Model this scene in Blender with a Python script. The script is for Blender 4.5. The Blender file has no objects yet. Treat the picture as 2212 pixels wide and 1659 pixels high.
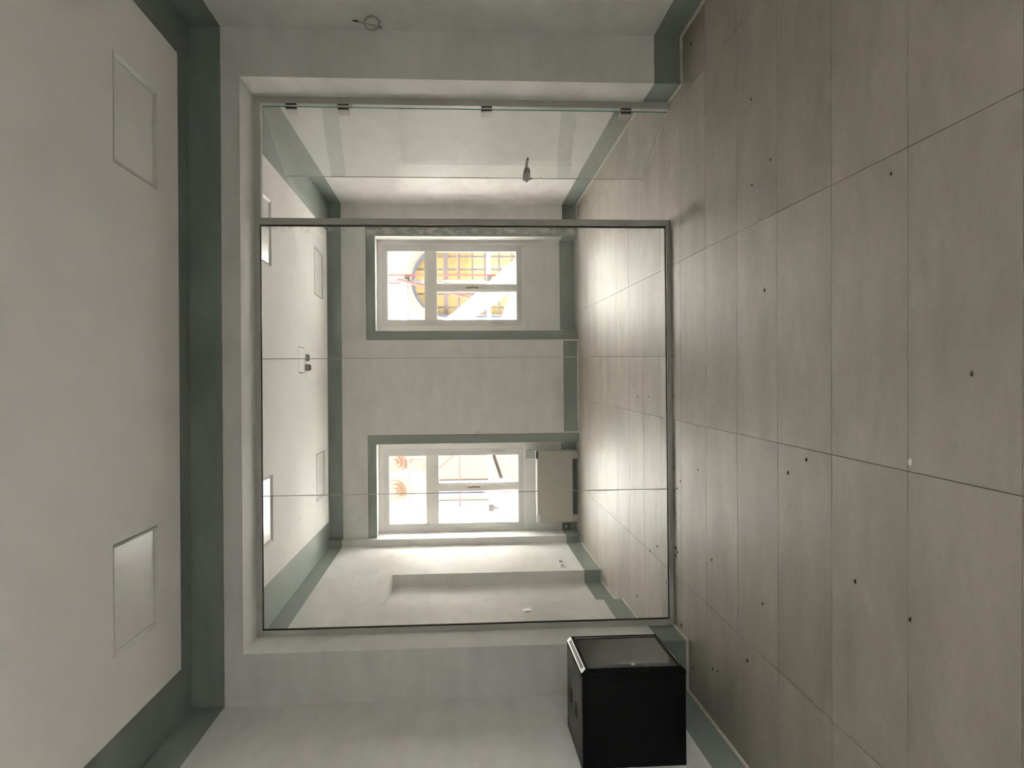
import bpy, math, random
from mathutils import Vector, Matrix

# ------------------------------------------------------------------ scene, camera, light
scene = bpy.context.scene
COL = scene.collection
random.seed(7)

CAM_H = 1.665
cam_data = bpy.data.cameras.new('camera')
cam_data.sensor_fit = 'HORIZONTAL'
cam_data.sensor_width = 36.0
cam_data.lens = 36.0 * 1707.18 / 2212.0
cam_data.clip_start = 0.05
cam_data.clip_end = 300
cam = bpy.data.objects.new('camera', cam_data)
COL.objects.link(cam)
yaw, pit, rol = 0.0062, 0.0680, -0.0087
fwd = Vector((math.sin(yaw) * math.cos(pit), math.cos(yaw) * math.cos(pit), -math.sin(pit)))
rgt = Vector((math.cos(yaw), -math.sin(yaw), 0))
upv = rgt.cross(fwd)
r2 = math.cos(rol) * rgt + math.sin(rol) * upv
u2 = math.cos(rol) * upv - math.sin(rol) * rgt
# the phone was held on its side: picture right is down in the room, picture top is the room's right
cx, cy, cz = -u2, r2, -fwd
cam.matrix_world = Matrix(((cx.x, cy.x, cz.x, 0), (cx.y, cy.y, cz.y, 0), (cx.z, cy.z, cz.z, CAM_H), (0, 0, 0, 1)))
scene.camera = cam

SKY = 10.0
SUN = 64.0
world = bpy.data.worlds.new('sky')
scene.world = world
world.use_nodes = True
bg = world.node_tree.nodes['Background']
bg.inputs['Color'].default_value = (0.94, 0.98, 1.0, 1)
bg.inputs['Strength'].default_value = SKY

sun_d = bpy.data.lights.new('sun', 'SUN')
sun_d.energy = SUN
sun_d.angle = math.radians(6)
sun_d.color = (1.0, 0.965, 0.92)
sun = bpy.data.objects.new('sun', sun_d)
COL.objects.link(sun)
sun.rotation_euler = Vector((0.22, 0.30, -0.93)).to_track_quat('-Z', 'Y').to_euler()


def portal(name, cx_, cy_, cz_, sx, sz, into, into_x=0):
    d = bpy.data.lights.new(name, 'AREA')
    d.shape = 'RECTANGLE'
    d.size, d.size_y = sx, sz
    d.cycles.is_portal = True
    o = bpy.data.objects.new(name, d)
    COL.objects.link(o)
    o.location = (cx_, cy_, cz_)
    o.rotation_euler = Vector((into_x, into, 0)).to_track_quat('-Z', 'Y').to_euler()


scene.view_settings.view_transform = 'Standard'
scene.view_settings.look = 'None'
scene.view_settings.gamma = 1.0
scene.view_settings.use_curve_mapping = False
scene.view_settings.exposure = 1.87
scene.cycles.max_bounces = 11
scene.cycles.diffuse_bounces = 7
scene.cycles.glossy_bounces = 4
scene.cycles.transparent_max_bounces = 24
scene.cycles.sample_clamp_indirect = 8.0

# ------------------------------------------------------------------ materials


def new_mat(name):
    m = bpy.data.materials.new(name)
    m.use_nodes = True
    nt = m.node_tree
    nt.nodes.clear()
    out = nt.nodes.new('ShaderNodeOutputMaterial')
    return m, nt, out


def N(nt, typ, **kw):
    n = nt.nodes.new(typ)
    for k, v in kw.items():
        if k in n.inputs:
            n.inputs[k].default_value = v
        else:
            setattr(n, k, v)
    return n


def math_node(nt, op, a, b=None, clamp=False):
    n = nt.nodes.new('ShaderNodeMath')
    n.operation = op
    n.use_clamp = clamp
    for i, v in enumerate((a, b)):
        if v is None:
            continue
        if isinstance(v, (int, float)):
            n.inputs[i].default_value = v
        else:
            nt.links.new(v, n.inputs[i])
    return n.outputs[0]


def mixc(nt, fac, a, b):
    n = nt.nodes.new('ShaderNodeMix')
    n.data_type = 'RGBA'
    for sock, v in ((n.inputs['Factor'], fac), (n.inputs['A'], a), (n.inputs['B'], b)):
        if isinstance(v, (int, float)):
            sock.default_value = v
        elif isinstance(v, tuple):
            sock.default_value = (*v, 1) if len(v) == 3 else v
        else:
            nt.links.new(v, sock)
    return n.outputs['Result']


def ramp(nt, val, lo, hi):
    n = nt.nodes.new('ShaderNodeMapRange')
    n.inputs['From Min'].default_value = lo
    n.inputs['From Max'].default_value = hi
    nt.links.new(val, n.inputs['Value'])
    return n.outputs['Result']


def wpos(nt, scale=(1, 1, 1)):
    g = nt.nodes.new('ShaderNodeNewGeometry')
    mp = nt.nodes.new('ShaderNodeMapping')
    mp.inputs['Scale'].default_value = scale
    nt.links.new(g.outputs['Position'], mp.inputs['Vector'])
    return mp.outputs['Vector'], g.outputs['Position']


def noise(nt, vec, scale, detail=4, rough=0.55):
    n = nt.nodes.new('ShaderNodeTexNoise')
    n.inputs['Scale'].default_value = scale
    n.inputs['Detail'].default_value = detail
    n.inputs['Roughness'].default_value = rough
    nt.links.new(vec, n.inputs['Vector'])
    return n.outputs['Fac']


def simple(name, col, rough=0.5, metal=0.0, var=0.0, vscale=8.0, bump=0.0, spec=0.5):
    m, nt, out = new_mat(name)
    p = N(nt, 'ShaderNodeBsdfPrincipled', Roughness=rough, Metallic=metal)
    p.inputs['Specular IOR Level'].default_value = spec
    v, _ = wpos(nt)
    f = noise(nt, v, vscale)
    dark = tuple(c * (1 - var) for c in col)
    lite = tuple(min(1, c * (1 + var)) for c in col)
    nt.links.new(mixc(nt, ramp(nt, f, 0.3, 0.7), dark, lite), p.inputs['Base Color'])
    if bump:
        b = nt.nodes.new('ShaderNodeBump')
        b.inputs['Strength'].default_value = bump
        b.inputs['Distance'].default_value = 0.004
        nt.links.new(f, b.inputs['Height'])
        nt.links.new(b.outputs['Normal'], p.inputs['Normal'])
    nt.links.new(p.outputs[0], out.inputs[0])
    return m


WHITE = (0.815, 0.805, 0.79)
GREEN = (0.265, 0.308, 0.280)


def wall_paint(name, z_top, smooth=False):
    """off-white plaster with a painted green skirting band and a green band under the ceiling"""
    m, nt, out = new_mat(name)
    p = N(nt, 'ShaderNodeBsdfPrincipled', Roughness=0.62)
    v, pos = wpos(nt)
    vs, _ = wpos(nt, (1.0, 1.0, 2.6))
    sep = nt.nodes.new('ShaderNodeSeparateXYZ')
    nt.links.new(pos, sep.inputs[0])
    wob = noise(nt, v, 9.0, 2)
    wz = math_node(nt, 'ADD', sep.outputs['Z'], math_node(nt, 'MULTIPLY', math_node(nt, 'SUBTRACT', wob, 0.5), 0.006))
    low = math_node(nt, 'LESS_THAN', wz, 0.209)
    top = math_node(nt, 'GREATER_THAN', wz, z_top)
    band = math_node(nt, 'MAXIMUM', low, top)
    # trowel patches of plaster, slightly different tone and gloss
    pa = noise(nt, vs, 2.3, 5, 0.6)
    pb = noise(nt, vs, 7.0, 3, 0.6)
    patch = ramp(nt, pa, 0.35, 0.68)
    w1 = tuple(c * 0.93 for c in WHITE)
    w2 = tuple(min(1, c * 1.045) for c in WHITE)
    wcol = mixc(nt, patch, w1, w2)
    wcol = mixc(nt, math_node(nt, 'MULTIPLY', ramp(nt, pb, 0.55, 0.8), 0.18), wcol, tuple(c * 0.84 for c in WHITE))
    g1 = tuple(c * 0.92 for c in GREEN)
    g2 = tuple(c * 1.08 for c in GREEN)
    gcol = mixc(nt, patch, g1, g2)
    nt.links.new(mixc(nt, band, wcol, gcol), p.inputs['Base Color'])
    b = nt.nodes.new('ShaderNodeBump')
    b.inputs['Strength'].default_value = 0.12
    b.inputs['Distance'].default_value = 0.01
    nt.links.new(pb, b.inputs['Height'])
    nt.links.new(b.outputs['Normal'], p.inputs['Normal'])
    nt.links.new(p.outputs[0], out.inputs[0])
    return m


def tile_mat():
    m, nt, out = new_mat('stoneware_tile')
    p = N(nt, 'ShaderNodeBsdfPrincipled')
    v, _ = wpos(nt)
    vx, _ = wpos(nt, (0.75, 1.7, 1))
    oi = nt.nodes.new('ShaderNodeObjectInfo')
    ra = nt.nodes.new('ShaderNodeVectorMath')
    ra.operation = 'ADD'
    nt.links.new(vx, ra.inputs[0])
    nt.links.new(math_node(nt, 'MULTIPLY', oi.outputs['Random'], 40.0), ra.inputs[1])
    big = noise(nt, ra.outputs[0], 1.7, 6, 0.62)
    fine = noise(nt, v, 26.0, 6, 0.7)
    dust = noise(nt, v, 2.1, 8, 0.65)
    A, B = (0.290, 0.260, 0.216), (0.395, 0.358, 0.303)
    col = mixc(nt, ramp(nt, big, 0.32, 0.70), A, B)
    col = mixc(nt, math_node(nt, 'MULTIPLY', ramp(nt, fine, 0.42, 0.75), 0.22), col, (0.27, 0.245, 0.21))
    col = mixc(nt, math_node(nt, 'MULTIPLY', ramp(nt, dust, 0.56, 0.78), 0.35), col, (0.56, 0.53, 0.48))
    tone = math_node(nt, 'ADD', 0.95, math_node(nt, 'MULTIPLY', oi.outputs['Random'], 0.10))
    hs = nt.nodes.new('ShaderNodeHueSaturation')
    nt.links.new(tone, hs.inputs['Value'])
    nt.links.new(col, hs.inputs['Color'])
    nt.links.new(hs.outputs[0], p.inputs['Base Color'])
    nt.links.new(ramp_out(nt, fine, 0.42, 0.62), p.inputs['Roughness'])
    p.inputs['Specular IOR Level'].default_value = 0.5
    b = nt.nodes.new('ShaderNodeBump')
    b.inputs['Strength'].default_value = 0.10
    b.inputs['Distance'].default_value = 0.004
    nt.links.new(fine, b.inputs['Height'])
    nt.links.new(b.outputs['Normal'], p.inputs['Normal'])
    nt.links.new(p.outputs[0], out.inputs[0])
    return m


def ramp_out(nt, val, lo, hi):
    n = nt.nodes.new('ShaderNodeMapRange')
    n.inputs['To Min'].default_value = lo
    n.inputs['To Max'].default_value = hi
    nt.links.new(val, n.inputs['Value'])
    return n.outputs['Result']


def glass_mat(name, tint, dust=0.0, smear_x=None, refl=0.45):
    m, nt, out = new_mat(name)
    tr = N(nt, 'ShaderNodeBsdfTransparent')
    tr.inputs['Color'].default_value = (*tint, 1)
    gl = N(nt, 'ShaderNodeBsdfGlossy', Roughness=0.02)
    fr = N(nt, 'ShaderNodeFresnel', IOR=1.45)
    mx = nt.nodes.new('ShaderNodeMixShader')
    nt.links.new(math_node(nt, 'MULTIPLY', fr.outputs[0], refl), mx.inputs[0])
    nt.links.new(tr.outputs[0], mx.inputs[1])
    nt.links.new(gl.outputs[0], mx.inputs[2])
    last = mx.outputs[0]
    if dust:
        v, pos = wpos(nt, (1.0, 1.0, 3.0))
        n1 = noise(nt, v, 5.0, 8, 0.7)
        d = nt.nodes.new('ShaderNodeBsdfDiffuse')
        d.inputs['Color'].default_value = (0.8, 0.8, 0.78, 1)
        t2 = nt.nodes.new('ShaderNodeBsdfTranslucent')
        t2.inputs['Color'].default_value = (0.8, 0.8, 0.78, 1)
        ad = nt.nodes.new('ShaderNodeMixShader')
        ad.inputs[0].default_value = 0.5
        nt.links.new(d.outputs[0], ad.inputs[1])
        nt.links.new(t2.outputs[0], ad.inputs[2])
        amt = math_node(nt, 'MULTIPLY', ramp(nt, n1, 0.62, 0.80), dust)
        amt = math_node(nt, 'ADD', amt, 0.035)  # even dust haze, raised to stand in for glare over the dark bands
        if smear_x is not None:
            sep = nt.nodes.new('ShaderNodeSeparateXYZ')
            nt.links.new(pos, sep.inputs[0])
            v2, _ = wpos(nt, (1.0, 1.0, 0.8))
            n2 = noise(nt, v2, 14.0, 8, 0.7)
            edge = ramp(nt, sep.outputs['X'], smear_x - 0.09, smear_x)
            sm = math_node(nt, 'MULTIPLY', edge, ramp(nt, n2, 0.44, 0.62))
            amt = math_node(nt, 'MAXIMUM', amt, math_node(nt, 'MULTIPLY', sm, 0.30))
        m2 = nt.nodes.new('ShaderNodeMixShader')
        nt.links.new(amt, m2.inputs[0])
        nt.links.new(last, m2.inputs[1])
        nt.links.new(ad.outputs[0], m2.inputs[2])
        last = m2.outputs[0]
    nt.links.new(last, out.inputs[0])
    return m


def worn_green():
    """green window surround with rubbed plaster smears"""
    m, nt, out = new_mat('worn_green_paint')
    p = N(nt, 'ShaderNodeBsdfPrincipled', Roughness=0.6)
    v, pos = wpos(nt, (1.6, 1.0, 0.9))
    n1 = noise(nt, v, 11.0, 8, 0.7)
    sep = nt.nodes.new('ShaderNodeSeparateXYZ')
    nt.links.new(pos, sep.inputs[0])
    edge = ramp(nt, sep.outputs['X'], 2.09, 2.15)
    sm = math_node(nt, 'MULTIPLY', edge, ramp(nt, n1, 0.42, 0.58))
    sm = math_node(nt, 'MAXIMUM', sm, math_node(nt, 'MULTIPLY', ramp(nt, n1, 0.66, 0.76), 0.25))
    nt.links.new(mixc(nt, sm, GREEN, (0.60, 0.59, 0.56)), p.inputs['Base Color'])
    nt.links.new(p.outputs[0], out.inputs[0])
    return m


Z_BAND_F, Z_BAND_B = 3.3236, 3.2389
M = {}
M['wall_f'] = wall_paint('front_room_paint', Z_BAND_F)
M['wall_b'] = wall_paint('back_room_paint', Z_BAND_B)
M['ceil'] = simple('ceiling_white', (0.86, 0.84, 0.81), 0.75, var=0.02, vscale=1.6)
M['slab'] = simple('green_soffit', GREEN, 0.65, var=0.06, vscale=2.0)
M['tile'] = tile_mat()
M['grout'] = simple('grout', (0.20, 0.185, 0.16), 0.9, var=0.15, vscale=30)
M['strip'] = simple('perimeter_strip', (0.66, 0.61, 0.52), 0.7, var=0.12, vscale=14)
M['alu'] = simple('anodised_aluminium', (0.54, 0.53, 0.50), 0.45, 0.1, var=0.04, vscale=6)
M['gasket'] = simple('black_gasket', (0.03, 0.03, 0.03), 0.6)
M['steel'] = simple('satin_steel', (0.62, 0.60, 0.57), 0.32, 0.9, var=0.03)
M['steel_dark'] = simple('dark_steel', (0.06, 0.065, 0.065), 0.35, 0.6)
M['glass'] = glass_mat('partition_glass', (0.98, 0.992, 0.985), 0.10, 1.262)
M['door_glass'] = glass_mat('door_glass', (0.965, 0.985, 0.972), 0.03, refl=0.25)
M['win_glass'] = glass_mat('window_glass', (0.99, 0.99, 0.99))
M['glass_edge'] = simple('green_glass_edge', (0.10, 0.42, 0.37), 0.25)
M['polished_edge'] = simple('polished_glass_edge', (0.46, 0.47, 0.44), 0.3)
M['lock_steel'] = simple('brushed_lock_steel', (0.30, 0.29, 0.275), 0.4, 0.5)
M['silicone'] = simple('silicone', (0.50, 0.47, 0.43), 0.4)
M['pvc_shaded'] = simple('shaded_window_paint', (0.66, 0.655, 0.645), 0.4, var=0.02, vscale=3)  # frame paint greyed for the shade on faces turned from daylight
M['casing'] = simple('lit_window_paint', (0.86, 0.83, 0.80), 0.5, var=0.03, vscale=5)  # lighter copy; puts window glare into the transom and mullion colour
M['brass'] = simple('worn_brass', (0.42, 0.31, 0.19), 0.45, 0.5, var=0.2, vscale=60)
M['surround'] = worn_green()
M['primer'] = simple('red_primer', (0.20, 0.055, 0.04), 0.7, var=0.2, vscale=30)
M['bead'] = simple('plaster_bead', (0.80, 0.79, 0.75), 0.6)
M['lamp_frame'] = simple('lamp_trim', (0.70, 0.69, 0.66), 0.4)
M['diffuser'] = simple('acrylic_diffuser', (0.80, 0.785, 0.75), 0.28, var=0.01)
M['black'] = simple('black_powder_coat', (0.006, 0.006, 0.006), 0.6, var=0.15, vscale=90, spec=0.12)
M['black_top'] = simple('black_sheet_steel', (0.014, 0.014, 0.013), 0.45, 0.0, spec=0.35)
M['lid'] = simple('dusty_black_steel', (0.075, 0.072, 0.066), 0.5, var=0.12, vscale=9)
M['smoked'] = simple('smoked_glass', (0.016, 0.016, 0.016), 0.06, 0.0, spec=0.9)
M['silver'] = simple('bright_edge_trim', (0.55, 0.54, 0.50), 0.4, 0.4)
M['slot'] = simple('dark_slot', (0.004, 0.004, 0.004), 0.9)
M['fancoil'] = simple('beige_enamel', (0.52, 0.50, 0.435), 0.45, var=0.02, vscale=3)
M['fanlight'] = simple('white_enamel', (0.86, 0.85, 0.82), 0.35)
M['greyplastic'] = simple('grey_plastic', (0.46, 0.46, 0.44), 0.5)
M['whiteplastic'] = simple('white_plastic', (0.93, 0.93, 0.91), 0.35)
M['darkgreen'] = simple('dark_green_fill', (0.10, 0.125, 0.12), 0.5)
M['cable'] = simple('grey_cable', (0.50, 0.485, 0.44), 0.5)
M['cable_tip'] = simple('cable_tip', (0.03, 0.03, 0.03), 0.5)
M['debris'] = simple('dark_debris', (0.035, 0.028, 0.024), 0.9, var=0.3, vscale=60)
M['chip'] = simple('plaster_chip', (0.80, 0.77, 0.72), 0.8)
# outdoors
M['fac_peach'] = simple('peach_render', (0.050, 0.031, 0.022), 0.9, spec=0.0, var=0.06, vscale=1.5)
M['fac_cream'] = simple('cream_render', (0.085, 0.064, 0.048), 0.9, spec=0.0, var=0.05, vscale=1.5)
M['fac_pale'] = simple('pale_bounce_render', (0.74, 0.72, 0.68), 0.9, var=0.04, vscale=1.5)  # unseen upper and side facade kept pale to bounce light indoors
M['fac_wing'] = simple('ochre_render', (0.22, 0.19, 0.15), 0.9, var=0.05, vscale=1.5)
M['amber'] = simple('amber_pane_glow', (0.092, 0.068, 0.030), 0.9, spec=0.0, var=0.12, vscale=2.5)  # amber panes, their sunlit glow put into the colour
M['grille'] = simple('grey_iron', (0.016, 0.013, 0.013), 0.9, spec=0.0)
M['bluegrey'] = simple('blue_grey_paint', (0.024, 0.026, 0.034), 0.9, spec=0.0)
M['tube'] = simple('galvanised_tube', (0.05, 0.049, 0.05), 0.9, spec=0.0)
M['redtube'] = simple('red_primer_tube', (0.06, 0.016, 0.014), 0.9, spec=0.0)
M['board'] = simple('white_board', (0.86, 0.85, 0.82), 0.7)
M['tarp'] = simple('white_tarpaulin', (0.88, 0.88, 0.87), 0.6, var=0.03, vscale=4)
M['ground'] = simple('courtyard_paving', (0.56, 0.55, 0.53), 0.9, var=0.1, vscale=3)
M['roofing'] = simple('flat_roofing', (0.3, 0.29, 0.28), 0.9)

# ------------------------------------------------------------------ mesh helpers


class MB:
    def __init__(s):
        s.v, s.f, s.mi = [], [], []

    def add(s, verts, faces, mi=0):
        n = len(s.v)
        s.v += [tuple(v) for v in verts]
        s.f += [tuple(i + n for i in f) for f in faces]
        s.mi += [mi] * len(faces)
        return s

    def box(s, x0, x1, y0, y1, z0, z1, mi=0):
        x0, x1 = min(x0, x1), max(x0, x1)
        y0, y1 = min(y0, y1), max(y0, y1)
        z0, z1 = min(z0, z1), max(z0, z1)
        v = [(x0, y0, z0), (x1, y0, z0), (x1, y1, z0), (x0, y1, z0), (x0, y0, z1), (x1, y0, z1), (x1, y1, z1), (x0, y1, z1)]
        f = [(0, 3, 2, 1), (4, 5, 6, 7), (0, 1, 5, 4), (1, 2, 6, 5), (2, 3, 7, 6), (3, 0, 4, 7)]
        return s.add(v, f, mi)

    def bbox(s, x0, x1, y0, y1, z0, z1, b, mi=0):
        """box with all twelve edges chamfered by b"""
        v, f = [], []
        X, Y, Z = (x0, x1), (y0, y1), (z0, z1)
        idx = {}
        for i in range(2):
            for j in range(2):
                for k in range(2):
                    sx, sy, sz = (1, -1)[i], (1, -1)[j], (1, -1)[k]
                    c = (X[i], Y[j], Z[k])
                    idx[i, j, k, 0] = len(v); v.append((c[0], c[1] + sy * b, c[2] + sz * b))
                    idx[i, j, k, 1] = len(v); v.append((c[0] + sx * b, c[1], c[2] + sz * b))
                    idx[i, j, k, 2] = len(v); v.append((c[0] + sx * b, c[1] + sy * b, c[2]))
        I = lambda i, j, k, a: idx[i, j, k, a]
        f += [(I(0, 0, 0, 0), I(0, 0, 1, 0), I(0, 1, 1, 0), I(0, 1, 0, 0)), (I(1, 0, 0, 0), I(1, 1, 0, 0), I(1, 1, 1, 0), I(1, 0, 1, 0))]
        f += [(I(0, 0, 0, 1), I(1, 0, 0, 1), I(1, 0, 1, 1), I(0, 0, 1, 1)), (I(0, 1, 0, 1), I(0, 1, 1, 1), I(1, 1, 1, 1), I(1, 1, 0, 1))]
        f += [(I(0, 0, 0, 2), I(0, 1, 0, 2), I(1, 1, 0, 2), I(1, 0, 0, 2)), (I(0, 0, 1, 2), I(1, 0, 1, 2), I(1, 1, 1, 2), I(0, 1, 1, 2))]
        for k in range(2):
            for j in range(2):
                f.append((I(0, j, k, 1), I(1, j, k, 1), I(1, j, k, 2), I(0, j, k, 2)))
            for i in range(2):
                f.append((I(i, 0, k, 0), I(i, 1, k, 0), I(i, 1, k, 2), I(i, 0, k, 2)))
        for i in range(2):
            for j in range(2):
                f.append((I(i, j, 0, 0), I(i, j, 1, 0), I(i, j, 1, 1), I(i, j, 0, 1)))
        for i in range(2):
            for j in range(2):
                for k in range(2):
                    f.append((I(i, j, k, 0), I(i, j, k, 1), I(i, j, k, 2)))
        return s.add(v, f, mi)

    def ring_xz(s, xo0, xo1, zo0, zo1, xi0, xi1, zi0, zi1, y0, y1, mi=0):
        """rectangular frame lying in the XZ plane"""
        s.box(xo0, xi0, y0, y1, zo0, zo1, mi)
        s.box(xi1, xo1, y0, y1, zo0, zo1, mi)
        s.box(xi0, xi1, y0, y1, zi1, zo1, mi)
        s.box(xi0, xi1, y0, y1, zo0, zi0, mi)
        return s

    def ring_xy(s, xo0, xo1, yo0, yo1, w, z0, z1, mi=0):
        s.box(xo0, xo0 + w, yo0, yo1, z0, z1, mi)
        s.box(xo1 - w, xo1, yo0, yo1, z0, z1, mi)
        s.box(xo0 + w, xo1 - w, yo0, yo0 + w, z0, z1, mi)
        s.box(xo0 + w, xo1 - w, yo1 - w, yo1, z0, z1, mi)
        return s

    def prism(s, poly, axis, a0, a1, mi=0):
        """extrude a 2D polygon along axis; poly coords are the other two axes in order"""
        def P(p, a):
            return {'x': (a, p[0], p[1]), 'y': (p[0], a, p[1]), 'z': (p[0], p[1], a)}[axis]
        n = len(poly)
        v = [P(p, a0) for p in poly] + [P(p, a1) for p in poly]
        f = [tuple(range(n - 1, -1, -1)), tuple(range(n, 2 * n))]
        f += [(i, (i + 1) % n, n + (i + 1) % n, n + i) for i in range(n)]
        return s.add(v, f, mi)

    def tube(s, pts, r, n=8, mi=0):
        pts = [Vector(p) for p in pts]
        v, f = [], []
        prev = None
        for i, p in enumerate(pts):
            t = (pts[min(i + 1, len(pts) - 1)] - pts[max(i - 1, 0)]).normalized()
            if prev is None:
                a = Vector((0, 0, 1)) if abs(t.z) < 0.9 else Vector((1, 0, 0))
                u = t.cross(a).normalized()
            else:
                u = (prev - t * prev.dot(t)).normalized()
            prev = u
            w = t.cross(u)
            rr = r[i] if isinstance(r, (list, tuple)) else r
            for k in range(n):
                a = 2 * math.pi * k / n
                v.append(p + (u * math.cos(a) + w * math.sin(a)) * rr)
        for i in range(len(pts) - 1):
            for k in range(n):
                f.append((i * n + k, i * n + (k + 1) % n, (i + 1) * n + (k + 1) % n, (i + 1) * n + k))
        f.append(tuple(range(n - 1, -1, -1)))
        f.append(tuple((len(pts) - 1) * n + k for k in range(n)))
        return s.add(v, f, mi)

    def build(s, name, mats, parent=None, smooth=False, origin=None):
        mats = mats if isinstance(mats, (list, tuple)) else [mats]
        if parent is not None:
            o = parent.matrix_world.translation if False else Vector(parent['_o'])
        elif origin is not None:
            o = Vector(origin)
        else:
            xs, ys, zs = zip(*s.v)
            o = Vector(((min(xs) + max(xs)) / 2, (min(ys) + max(ys)) / 2, min(zs)))
        me = bpy.data.meshes.new(name)
        me.from_pydata([tuple(Vector(v) - o) for v in s.v], [], s.f)
        for m in mats:
            me.materials.append(m)
        me.polygons.foreach_set('material_index', s.mi)
        if smooth:
            me.polygons.foreach_set('use_smooth', [True] * len(me.polygons))
        me.validate()
        me.update()
        fix_normals(me)
        ob = bpy.data.objects.new(name, me)
        COL.objects.link(ob)
        ob['_o'] = tuple(o)
        if parent is not None:
            ob.parent = parent
        else:
            ob.location = o
        ALL.append(ob)
        return ob


ALL = []


def fix_normals(me):
    import bmesh
    bm = bmesh.new()
    bm.from_mesh(me)
    bmesh.ops.recalc_face_normals(bm, faces=bm.faces)
    bm.to_mesh(me)
    bm.free()


def tag(o, label, cat, group=None, kind=None):
    o['label'] = label
    o['category'] = cat
    if group:
        o['group'] = group
    if kind:
        o['kind'] = kind
    return o


def thing(name, loc, label, cat, group=None, kind=None):
    o = bpy.data.objects.new(name, None)
    o.empty_display_size = 0.1
    COL.objects.link(o)
    o.location = loc
    o['_o'] = tuple(loc)
    ALL.append(o)
    return tag(o, label, cat, group, kind)


# sub-parts keep the same world-space mesh coordinates, so a child of a part uses offset zero
def sub(mb, name, mats, part, smooth=False):
    ob = mb.build(name, mats, origin=part['_o'], smooth=smooth)
    ob.location = (0, 0, 0)
    ob.parent = part
    return ob


# ------------------------------------------------------------------ dimensions (metres)
XL, XR, YW, YREAR = -2.218, 2.583, 5.70, -3.0          # front room
XOL, XOR, ZO = -1.852, 2.232, 3.193                    # opening to the back room
YPB = 6.17                                             # back face of the dividing wall
XBL, XBR, YB, YP = -2.122, 2.548, 10.87, 10.74         # back room
H1, H2 = 3.469, 3.549                                  # front: dropped ceiling, slab
H1B, H2B = 3.384, 3.4195                               # back: dropped ceiling, slab
XT0, XT1, YT0, YT1 = -2.32, 2.60, -3.02, 11.22         # tiled field

# ------------------------------------------------------------------ floor and tiles
fl = MB().box(-2.9, 3.2, -3.4, 12.05, -0.20, -0.010).build('floor', M['grout'])
tag(fl, 'grey stoneware tiled floor running through both rooms', 'floor', kind='structure')


def clip(poly, ax, val, keep_less):
    out = []
    for i in range(len(poly)):
        a, b = poly[i], poly[(i + 1) % len(poly)]
        ia = (a[ax] <= val) if keep_less else (a[ax] >= val)
        ib = (b[ax] <= val) if keep_less else (b[ax] >= val)
        if ia:
            out.append(a)
        if ia != ib:
            t = (val - a[ax]) / (b[ax] - a[ax])
            out.append((a[0] + t * (b[0] - a[0]), a[1] + t * (b[1] - a[1])))
    return out


TA, GX, GY = -0.0213, 0.88, 2.8096
ca, sa = math.cos(TA), math.sin(TA)
gap = 0.0013


def tile_poly(i, j, inset):
    a0, a1 = 1.2 * i + inset, 1.2 * (i + 1) - inset
    b0, b1 = 0.6 * j + inset * 1.7, 0.6 * (j + 1) - inset * 1.7
    poly = [(GX + a * ca - b * sa, GY + a * sa + b * ca) for a, b in ((a0, b0), (a1, b0), (a1, b1), (a0, b1))]
    for ax, val, less in ((0, XT0, False), (0, XT1, True), (1, YT0, False), (1, YT1, True)):
        if len(poly) >= 3:
            poly = clip(poly, ax, val, less)
    return poly


def poly_area(p):
    return abs(sum(p[i][0] * p[(i + 1) % len(p)][1] - p[(i + 1) % len(p)][0] * p[i][1] for i in range(len(p)))) / 2


for j in range(-11, 16):
    for i in range(-4, 3):
        base = tile_poly(i, j, gap)
        if len(base) < 3 or poly_area(base) < 0.004:
            continue
        dz = random.uniform(-0.0006, 0.0)
        MB().prism(base, 'z', -0.010, dz).build('tile', M['tile'], fl)

# ------------------------------------------------------------------ walls of the front room
w = MB().box(XL - 0.3, XL, YREAR - 0.3, YPB, 0, H2).build('wall_left', M['wall_f'])
tag(w, 'off-white left wall of the front room with green bands', 'wall', kind='structure')
# right wall: an added glazed door beside the photographer, out of the picture, lights the front room
RY0, RY1, RZ0, RZ1 = -0.20, 0.50, 0.0, 2.10
mb = MB()
mb.box(XR, XR + 0.3, YREAR - 0.3, RY0, 0, H2)
mb.box(XR, XR + 0.3, RY1, YPB, 0, H2)
mb.box(XR, XR + 0.3, RY0, RY1, RZ1, H2)
w = mb.build('wall_right', M['wall_f'])
tag(w, 'off-white right wall of the front room with green bands', 'wall', kind='structure')
mb = MB()
mb.box(XL, XOL, YW, YPB, 0, H2)
mb.box(XOR, XR, YW, YPB, 0, H2)
mb.box(XOL, XOR, YW, YPB, ZO, H2)
w = mb.build('wall_front', M['wall_f'])
tag(w, 'dividing wall around the wide opening filled by the glass partition', 'wall', kind='structure')
w = MB().box(XL, XR, YREAR - 0.3, YREAR, 0, H2).build('wall_rear', M['wall_f'])
tag(w, 'off-white rear wall of the front room behind the photographer', 'wall', kind='structure')

# ceilings: green slab above, white dropped field below with a recessed green margin


def grid_plate(x0, x1, y0, y1, z0, z1, holes):
    xs = sorted({x0, x1, *[h[0] for h in holes], *[h[1] for h in holes]})
    ys = sorted({y0, y1, *[h[2] for h in holes], *[h[3] for h in holes]})
    mb = MB()
    for i in range(len(xs) - 1):
        for j in range(len(ys) - 1):
            cx_, cy_ = (xs[i] + xs[i + 1]) / 2, (ys[j] + ys[j + 1]) / 2
            if any(h[0] < cx_ < h[1] and h[2] < cy_ < h[3] for h in holes):
                continue
            mb.box(xs[i], xs[i + 1], ys[j], ys[j + 1], z0, z1)
    return mb


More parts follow.
